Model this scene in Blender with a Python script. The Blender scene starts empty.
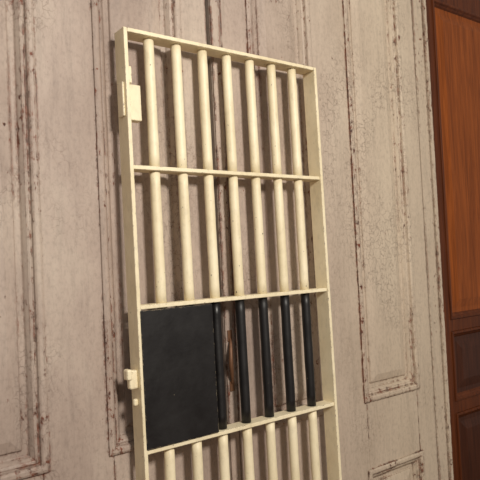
import bpy, bmesh, math, random
from mathutils import Vector, Matrix
random.seed(3)
scene=bpy.context.scene
scene.view_settings.view_transform='Standard'
scene.view_settings.look='None'

# ---------------------------------------------------------------- node helpers
def new_mat(name):
    m=bpy.data.materials.new(name); m.use_nodes=True
    nt=m.node_tree; nt.nodes.clear()
    out=nt.nodes.new('ShaderNodeOutputMaterial'); b=nt.nodes.new('ShaderNodeBsdfPrincipled')
    nt.links.new(b.outputs[0],out.inputs[0])
    return m,nt,b
def N(nt,t,**kw):
    n=nt.nodes.new(t)
    for k,v in kw.items(): setattr(n,k,v)
    return n
def coords(nt,scale=(1,1,1),obj=True):
    g=N(nt,'ShaderNodeNewGeometry'); mp=N(nt,'ShaderNodeMapping'); mp.inputs['Scale'].default_value=scale
    nt.links.new(g.outputs['Position'],mp.inputs['Vector']); return mp.outputs[0]
def noise(nt,scale,nscale,detail=6,rough=.6,dist=0):
    n=N(nt,'ShaderNodeTexNoise'); n.inputs['Scale'].default_value=nscale
    n.inputs['Detail'].default_value=detail; n.inputs['Roughness'].default_value=rough; n.inputs['Distortion'].default_value=dist
    nt.links.new(coords(nt,scale),n.inputs['Vector']); return n.outputs['Fac']
def ramp(nt,fac,stops,interp='LINEAR'):
    r=N(nt,'ShaderNodeValToRGB'); r.color_ramp.interpolation=interp
    e=r.color_ramp.elements
    while len(e)<len(stops): e.new(.5)
    for i,(p,c) in enumerate(stops):
        e[i].position=p; e[i].color=(c,c,c,1) if not isinstance(c,tuple) else (c+(1,))
    nt.links.new(fac,r.inputs[0]); return r.outputs[0]
def mix(nt,fac,a,b,mode='MIX'):
    m=N(nt,'ShaderNodeMix',data_type='RGBA',blend_type=mode)
    for sock,v in ((m.inputs[0],fac),(m.inputs[6],a),(m.inputs[7],b)):
        if isinstance(v,(int,float)): sock.default_value=v
        elif isinstance(v,tuple): sock.default_value=v+(1,)
        else: nt.links.new(v,sock)
    return m.outputs[2]
def math_(nt,op,a,b=0,clamp=False):
    m=N(nt,'ShaderNodeMath',operation=op,use_clamp=clamp)
    for i,v in enumerate((a,b)):
        if isinstance(v,(int,float)): m.inputs[i].default_value=v
        else: nt.links.new(v,m.inputs[i])
    return m.outputs[0]
def edge_mask(nt,radius):
    bv=N(nt,'ShaderNodeBevel',samples=6); bv.inputs['Radius'].default_value=radius
    g=N(nt,'ShaderNodeNewGeometry'); d=N(nt,'ShaderNodeVectorMath',operation='DOT_PRODUCT')
    nt.links.new(bv.outputs[0],d.inputs[0]); nt.links.new(g.outputs['True Normal'],d.inputs[1])
    return math_(nt,'SUBTRACT',1.0,d.outputs['Value'],True)
def bump(nt,b,h,strength=.3,dist=.002,prev=None):
    n=N(nt,'ShaderNodeBump'); n.inputs['Strength'].default_value=strength; n.inputs['Distance'].default_value=dist
    nt.links.new(h,n.inputs['Height'])
    if prev: nt.links.new(prev,n.inputs['Normal'])
    nt.links.new(n.outputs[0],b.inputs['Normal']); return n.outputs[0]
def srgb(r,g,b):
    f=lambda c:(c/255/12.92) if c/255<=.04045 else ((c/255+.055)/1.055)**2.4
    return (f(r),f(g),f(b))

# ---------------------------------------------------------------- materials
def aged_paint(name,chip_bias=0.0):
    m,nt,b=new_mat(name)
    big=noise(nt,(1,1,.45),3.2,7,.62)
    col=ramp(nt,big,[(.28,srgb(150,131,120)),(.5,srgb(176,158,146)),(.72,srgb(197,182,167))])
    # slow drift: cooler mauve on the left leaf, creamier to the right
    g=N(nt,'ShaderNodeNewGeometry'); sx=N(nt,'ShaderNodeSeparateXYZ'); nt.links.new(g.outputs['Position'],sx.inputs[0])
    mr=N(nt,'ShaderNodeMapRange'); mr.inputs[1].default_value=1.3; mr.inputs[2].default_value=2.0
    nt.links.new(sx.outputs['X'],mr.inputs[0])
    col=mix(nt,math_(nt,'MULTIPLY',mr.outputs[0],.6),col,srgb(212,195,170))
    streak=noise(nt,(9,9,.7),6,8,.7,.3)
    col=mix(nt,.34,col,ramp(nt,streak,[(.3,.5),(.5,.95),(.7,1.0)]),'MULTIPLY')
    fine=noise(nt,(2,2,1.2),45,6,.78)
    col=mix(nt,.5,col,ramp(nt,fine,[(.3,.5),(.52,1.0)]),'MULTIPLY')
    # crackle
    v=N(nt,'ShaderNodeTexVoronoi',feature='DISTANCE_TO_EDGE'); v.inputs['Scale'].default_value=38
    wv=N(nt,'ShaderNodeVectorMath',operation='ADD'); nz=N(nt,'ShaderNodeTexNoise'); nz.inputs['Scale'].default_value=22
    nz.inputs['Detail'].default_value=4
    nt.links.new(coords(nt),nz.inputs['Vector'])
    sc=N(nt,'ShaderNodeVectorMath',operation='SCALE'); sc.inputs['Scale'].default_value=.08
    nt.links.new(nz.outputs['Color'],sc.inputs[0]); nt.links.new(coords(nt,(1.1,1.1,.8)),wv.inputs[0]); nt.links.new(sc.outputs[0],wv.inputs[1])
    nt.links.new(wv.outputs[0],v.inputs['Vector'])
    crack=ramp(nt,v.outputs['Distance'],[(.0,1.0),(.04,0.0)])
    area=ramp(nt,noise(nt,(1,1,.5),3.5,3,.5,1),[(.45,0.0),(.62,.8)])
    crackm=math_(nt,'MULTIPLY',crack,area)
    col=mix(nt,math_(nt,'MULTIPLY',crackm,.7),col,srgb(84,62,50))
    # chips to old red-brown undercoat / bare wood
    em=edge_mask(nt,.012)
    emr=ramp(nt,em,[(.0,0.0),(.07,.165)])
    cn=noise(nt,(1.3,1.3,.8),50,7,.66)
    patch=noise(nt,(1,1,.5),5.5,3,.5)
    pm=math_(nt,'MULTIPLY',math_(nt,'SUBTRACT',patch,.5),ramp(nt,em,[(.0,.2),(.05,.8)]))
    tot=math_(nt,'ADD',math_(nt,'ADD',cn,emr),pm)
    tot=math_(nt,'ADD',tot,chip_bias)
    chip=ramp(nt,tot,[(.69,0.0),(.70,1.0)])
    under=mix(nt,ramp(nt,noise(nt,(1,1,1),60,2),[(.4,0.),(.6,1.)]),srgb(118,62,40),srgb(74,44,32))
    col=mix(nt,chip,col,under)
    # greasy dirt in the corners of mouldings
    col=mix(nt,math_(nt,'MULTIPLY',ramp(nt,em,[(.02,0.),(.25,1.)]),.28),col,srgb(88,70,58))
    nt.links.new(col,b.inputs['Base Color']); b.inputs['Roughness'].default_value=.6
    h=math_(nt,'SUBTRACT',math_(nt,'SUBTRACT',math_(nt,'MULTIPLY',streak,.5),chip),crackm)
    p=bump(nt,b,h,.6,.0016)
    bump(nt,b,fine,.45,.0016,p)
    return m
M_paint=aged_paint('aged_taupe_paint'); M_paint_edge=aged_paint('aged_taupe_paint_chipped',.05)

def cream_paint(name,edge):
    m,nt,b=new_mat(name)
    big=noise(nt,(1,1,1),7,4,.6)
    col=ramp(nt,big,[(.3,srgb(228,213,178)),(.7,srgb(245,233,202))])
    grime=noise(nt,(2,2,1),30,6,.7)
    col=mix(nt,.33,col,ramp(nt,grime,[(.3,.55),(.5,1.0)]),'MULTIPLY')
    tot=noise(nt,(1,1,1),75,6,.65)
    if edge:
        em=edge_mask(nt,.0035)
        tot=math_(nt,'ADD',tot,ramp(nt,em,[(0.,0.),(.1,.2)]))
    else: tot=math_(nt,'ADD',tot,.012)
    chip=ramp(nt,tot,[(.69,0.),(.705,1.)])
    col=mix(nt,chip,col,srgb(78,58,44))
    nt.links.new(col,b.inputs['Base Color']); b.inputs['Roughness'].default_value=.5
    p=bump(nt,b,grime,.25,.001); bump(nt,b,math_(nt,'SUBTRACT',0.,chip),.5,.0008,p)
    return m
M_cream=cream_paint('cream_enamel',True); M_cream_bar=cream_paint('cream_enamel_bars',False)
def black_paint(name,edge):
    m,nt,b=new_mat(name)
    tot=noise(nt,(1,1,1),55,6,.7)
    if edge:
        em=edge_mask(nt,.005)
        tot=math_(nt,'ADD',math_(nt,'SUBTRACT',tot,.04),ramp(nt,em,[(0.,0.),(.08,.22)]))
    chip=ramp(nt,tot,[(.70,0.),(.715,1.)])
    col=mix(nt,chip,srgb(20,18,19),srgb(170,152,122))
    nt.links.new(col,b.inputs['Base Color'])
    nt.links.new(ramp(nt,noise(nt,(1,1,1),12,5),[(.3,.34),(.7,.6)]),b.inputs['Roughness'])
    bump(nt,b,noise(nt,(1,1,1),38,5,.6),.45,.002)
    return m
M_black=black_paint('black_enamel',True); M_black_bar=black_paint('black_enamel_bars',False)
def wood(name,c1,c2,rough=.3,zsc=1,spec=.5):
    m,nt,b=new_mat(name)
    g=noise(nt,(14,14,.7),4,8,.65,.8); g2=noise(nt,(60,60,1.2),5,4,.6)
    col=ramp(nt,g,[(.3,c1),(.7,c2)])
    col=mix(nt,.5,col,ramp(nt,g2,[(.35,.55),(.6,1.)]),'MULTIPLY')
    nt.links.new(col,b.inputs['Base Color']); b.inputs['Roughness'].default_value=rough
    b.inputs['Specular IOR Level'].default_value=spec
    bump(nt,b,g2,.15,.001); return m
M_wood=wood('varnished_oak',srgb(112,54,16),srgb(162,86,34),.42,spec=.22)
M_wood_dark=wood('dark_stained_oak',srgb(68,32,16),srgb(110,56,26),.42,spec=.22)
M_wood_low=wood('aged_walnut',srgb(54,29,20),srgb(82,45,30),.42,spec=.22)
def plain(name,c,rough=.6,metal=0,nsc=30):
    m,nt,b=new_mat(name)
    n=noise(nt,(1,1,1),nsc,6,.65)
    nt.links.new(mix(nt,.6,c,ramp(nt,n,[(.3,.5),(.65,1.)]),'MULTIPLY'),b.inputs['Base Color'])
    b.inputs['Roughness'].default_value=rough; b.inputs['Metallic'].default_value=metal
    bump(nt,b,n,.3,.001); return m
M_iron=plain('rusty_iron',srgb(120,84,60),.5,.3,60)
M_floor=wood('floor_boards',srgb(90,66,48),srgb(128,98,72),.5)
M_wall=plain('plaster',srgb(120,104,90),.8)
M_void=plain('dark_gap',srgb(22,16,13),.9)

# ---------------------------------------------------------------- mesh helpers
def finish(name,bm,mats,parent=None,bevel=0,smooth=False):
    me=bpy.data.meshes.new(name); bm.normal_update(); bm.to_mesh(me); bm.free()
    for m in mats: me.materials.append(m)
    o=bpy.data.objects.new(name,me); scene.collection.objects.link(o)
    if parent: o.parent=parent
    if smooth:
        for p in me.polygons: p.use_smooth=True
    if bevel:
        md=o.modifiers.new('bevel','BEVEL'); md.width=bevel; md.segments=2; md.limit_method='ANGLE'; md.angle_limit=math.radians(40)
    return o
def box(bm,x0,x1,y0,y1,z0,z1,mi=0):
    vs=[bm.verts.new(p) for p in ((x0,y0,z0),(x1,y0,z0),(x1,y1,z0),(x0,y1,z0),(x0,y0,z1),(x1,y0,z1),(x1,y1,z1),(x0,y1,z1))]
    for f in ((0,3,2,1),(4,5,6,7),(0,1,5,4),(1,2,6,5),(2,3,7,6),(3,0,4,7)):
        bm.faces.new([vs[i] for i in f]).material_index=mi
def tube(bm,pts,r,n=20,mi=0,caps=True):
    rings=[]
    for i,p in enumerate(pts):
        p=Vector(p); a=Vector(pts[max(i-1,0)]); c=Vector(pts[min(i+1,len(pts)-1)])
        t=(c-a).normalized(); ref=Vector((1,0,0)) if abs(t.x)<.9 else Vector((0,1,0))
        u=t.cross(ref).normalized(); v=t.cross(u)
        rr=r[i] if isinstance(r,(list,tuple)) else r
        rings.append([bm.verts.new(p+rr*(math.cos(2*math.pi*k/n)*u+math.sin(2*math.pi*k/n)*v)) for k in range(n)])
    for a,c in zip(rings,rings[1:]):
        for k in range(n):
            f=bm.faces.new((a[k],a[(k+1)%n],c[(k+1)%n],c[k])); f.material_index=mi; f.smooth=True
    if caps:
        bm.faces.new(rings[0][::-1]).material_index=mi; bm.faces.new(rings[-1]).material_index=mi
def empty(name,loc=(0,0,0)):
    e=bpy.data.objects.new(name,None); e.location=loc; e.empty_display_size=.1; scene.collection.objects.link(e); return e

# profile: (inset from opening edge, distance out towards the room)
BOLECTION=[(-.016,-.001),(-.016,.006),(-.009,.009),(.001,.009),(.006,.004),(.008,-.006),(.013,-.003),(.020,-.006),
           (.027,-.016),(.031,-.024),(.048,-.024),(.050,-.017),(.080,-.009),(.084,-.009)]
def panel(bm,x0,x1,z0,z1,y,prof,mi=0,mi_mould=1,nm=9):
    rings=[]
    for ins,out in prof:
        rings.append([bm.verts.new((a,y-out,c)) for a,c in ((x0+ins,z0+ins),(x1-ins,z0+ins),(x1-ins,z1-ins),(x0+ins,z1-ins))])
    for i,(a,c) in enumerate(zip(rings,rings[1:])):
        for k in range(4):
            bm.faces.new((a[k],a[(k+1)%4],c[(k+1)%4],c[k])).material_index=(mi_mould if i<nm else mi)
    bm.faces.new(rings[-1]).material_index=mi
def leaf(bm,xs,zs,y,th,prof):
    """xs: [edge,panel0,panel1,panel2,panel3,edge]; zs: list of (z0,z1) panel rows; total 0..H"""
    H=zs[-1]
    xa=[(xs[0],xs[1]),(xs[2],xs[3]),(xs[4],xs[5])] if len(xs)==6 else [(xs[0],xs[1]),(xs[2],xs[3])]
    px=[(xs[1],xs[2]),(xs[3],xs[4])] if len(xs)==6 else [(xs[1],xs[2])]
    for a,b_ in xa: box(bm,a,b_,y,y+th,.004,H)
    rows=zs[:-1]; edges=[.004]+[v for r in rows for v in r]+[H]
    for p0,p1 in px:
        for i in range(0,len(edges),2): box(bm,p0,p1,y+.0006,y+th,edges[i],edges[i+1])
        for r in rows: panel(bm,p0,p1,r[0],r[1],y,prof)

Y=1.600; TH=.045
# ---------------------------------------------------------------- room shell
bm=bmesh.new(); box(bm,-2.5,5.0,1.76,1.9,0,3.4); finish('wall_back',bm,[M_wall])
bm=bmesh.new(); box(bm,-2.5,5.0,-3.5,1.76,-.1,0); finish('floor',bm,[M_floor])

# ---------------------------------------------------------------- antique painted double door
d1=empty('door_1')
bm=bmesh.new(); leaf(bm,[0.02,.19,.530,.730,1.00,1.116],[(.20,.72),(.98,2.75),3.0],Y,TH,BOLECTION); finish('left_leaf',bm,[M_paint,M_paint_edge],d1,.0025)
bm=bmesh.new(); leaf(bm,[1.130,1.300,1.575,1.795,2.11,2.225],[(.16,.645),(.935,2.75),3.0],Y,TH,BOLECTION); finish('right_leaf',bm,[M_paint,M_paint_edge],d1,.0025)
# astragal bead covering the meeting edge
bm=bmesh.new(); box(bm,1.131,1.166,Y-.007,Y,.004,3.0); box(bm,1.172,1.178,Y-.003,Y,.004,3.0); finish('astragal',bm,[M_paint_edge],d1,.003)
# casing strip
bm=bmesh.new()
box(bm,2.230,2.296,Y-.002,Y+.06,0.0,3.08,0); box(bm,2.299,2.322,Y-.010,Y+.06,0,3.08,0)
box(bm,-.06,.016,Y-.004,Y+.06,0,3.08,0)
finish('jamb',bm,[M_paint_edge],d1,.003)
bm=bmesh.new(); box(bm,-.06,2.322,Y+.062,Y+.075,0,3.08); finish('backing',bm,[M_void],d1)
# iron pull handle
bm=bmesh.new()
pts=[]
for i in range(15):
    t=i/14; pts.append((1.146-.016*math.sin(t*math.pi),Y-.009-.022*math.sin(t*math.pi)**.7,1.245-.145*t))
tube(bm,pts,[.004+.0032*math.sin(i/14*math.pi) for i in range(15)],12)
box(bm,1.137,1.155,Y-.011,Y-.007,1.235,1.272); box(bm,1.137,1.155,Y-.011,Y-.007,1.075,1.108)
finish('pull_handle',bm,[M_iron],d1,.001)

# ---------------------------------------------------------------- brown varnished door beyond
d2=empty('door_2'); YB=1.665
WP=[(0,0),(.002,.006),(.012,.006),(.018,-.002),(.024,-.006),(.030,-.014),(.05,-.014),(.09,-.006)]
bm=bmesh.new()
x=[2.335,2.475,3.02,3.17]
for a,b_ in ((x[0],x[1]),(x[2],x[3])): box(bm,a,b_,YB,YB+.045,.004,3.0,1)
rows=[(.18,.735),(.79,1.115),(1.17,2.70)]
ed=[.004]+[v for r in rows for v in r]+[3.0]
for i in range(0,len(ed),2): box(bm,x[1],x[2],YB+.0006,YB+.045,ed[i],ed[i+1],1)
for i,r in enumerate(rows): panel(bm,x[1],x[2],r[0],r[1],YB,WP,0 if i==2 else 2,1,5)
finish('brown_leaf',bm,[M_wood,M_wood_dark,M_wood_low],d2,.0015)

# ---------------------------------------------------------------- jail cell door
LEAN=.0148; W=.76; L=2.176; D=.060
jd=empty('jail_cell_door',(.7756,1.4905,.001)); jd.rotation_euler=(-LEAN,0,0)
T=.012
bm=bmesh.new()
box(bm,0,T,0,D,0,L); box(bm,W-T,W,0,D,0,L)
box(bm,T,W-T,0,D,L-T,L); box(bm,T,W-T,0,D,0,T)
finish('frame',bm,[M_cream],jd,.0018)
hs=[L-.4011,L-.7981,L-1.1992,L-1.600,L-2.0]
bm=bmesh.new()
for h in hs: box(bm,T,W-T,.004,.056,h-T/2,h+T/2)
finish('crossbars',bm,[M_cream],jd,.0018)
bm=bmesh.new(); R=.0155; yc=.030
lv=[0+T]+hs[::-1]+[L-T]
for i in range(1,8):
    xb=i*.095
    for j in range(len(lv)-1):
        z0=lv[j]+T/2-.001; z1=lv[j+1]-T/2+.001
        if j==0: z0=T
        if j==len(lv)-2: z1=L-T
        black=1 if (j==3 and i>=2) else 0
        n=10; ox=random.uniform(-.0008,.0008)
        tube(bm,[(xb+ox+random.uniform(-.0004,.0004),yc,z0+(z1-z0)*k/n) for k in range(n+1)],[R+random.uniform(-.0003,.0003) for k in range(n+1)],28,black)
finish('bars',bm,[M_cream_bar,M_black_bar],jd)
# black sheet-metal lock plate
bm=bmesh.new(); box(bm,T-.004,.252,-.0015,.0065,hs[2]+T/2+.001,hs[1]-T/2-.003); finish('lock_plate',bm,[M_black],jd,.002)
# lock keeper / lug hardware
bm=bmesh.new()
zt=L-.155
box(bm,T,.052,.012,.040,zt-.110,zt-.005)          # keeper box inside frame
box(bm,T,.022,.004,.020,zt-.005,zt+.045)
box(bm,-.006,0,.012,.046,zt-.10,zt)               # strike plate on outer face
finish('lock_keeper',bm,[M_cream],jd,.003)
bm=bmesh.new()
zl=L-1.0
box(bm,-.026,0,.014,.034,zl-.022,zl+.030)
box(bm,-.034,-.018,.010,.038,zl+.004,zl+.034)
box(bm,-.014,0,.018,.030,zl-.07,zl-.05)
finish('hinge_lug',bm,[M_cream],jd,.005)

# ---------------------------------------------------------------- light
w=bpy.data.worlds.new('World'); scene.world=w; w.use_nodes=True
bg=w.node_tree.nodes['Background']; bg.inputs[0].default_value=(1.0,.93,.84,1); bg.inputs[1].default_value=.31
def area(name,loc,target,size,power,col):
    l=bpy.data.lights.new(name,'AREA'); l.size=size; l.energy=power; l.color=col
    o=bpy.data.objects.new(name,l); o.location=loc
    o.rotation_euler=(Vector(target)-Vector(loc)).to_track_quat('-Z','Y').to_euler(); scene.collection.objects.link(o)
area('added_key_light',(.7,-1.3,2.8),(1.3,1.6,1.2),.45,98,(1,.935,.835))  # added key lamp, set front-on so bar shadows show; no window stands there

# ---------------------------------------------------------------- camera
yaw,pitch,roll=.9221,.0323,-.0478
f=Vector((math.cos(yaw)*math.cos(pitch),math.sin(yaw)*math.cos(pitch),math.sin(pitch)))
r0=Vector((math.sin(yaw),-math.cos(yaw),0)); u0=r0.cross(f)
c,s=math.cos(roll),math.sin(roll); r=c*r0+s*u0; u=-s*r0+c*u0
cd=bpy.data.cameras.new('camera'); cd.sensor_width=36; cd.lens=45; cd.clip_start=.02
co=bpy.data.objects.new('camera',cd); scene.collection.objects.link(co)
Mx=Matrix(((r.x,u.x,-f.x,0),(r.y,u.y,-f.y,0),(r.z,u.z,-f.z,1.5),(0,0,0,1)))
co.matrix_world=Mx; scene.camera=co
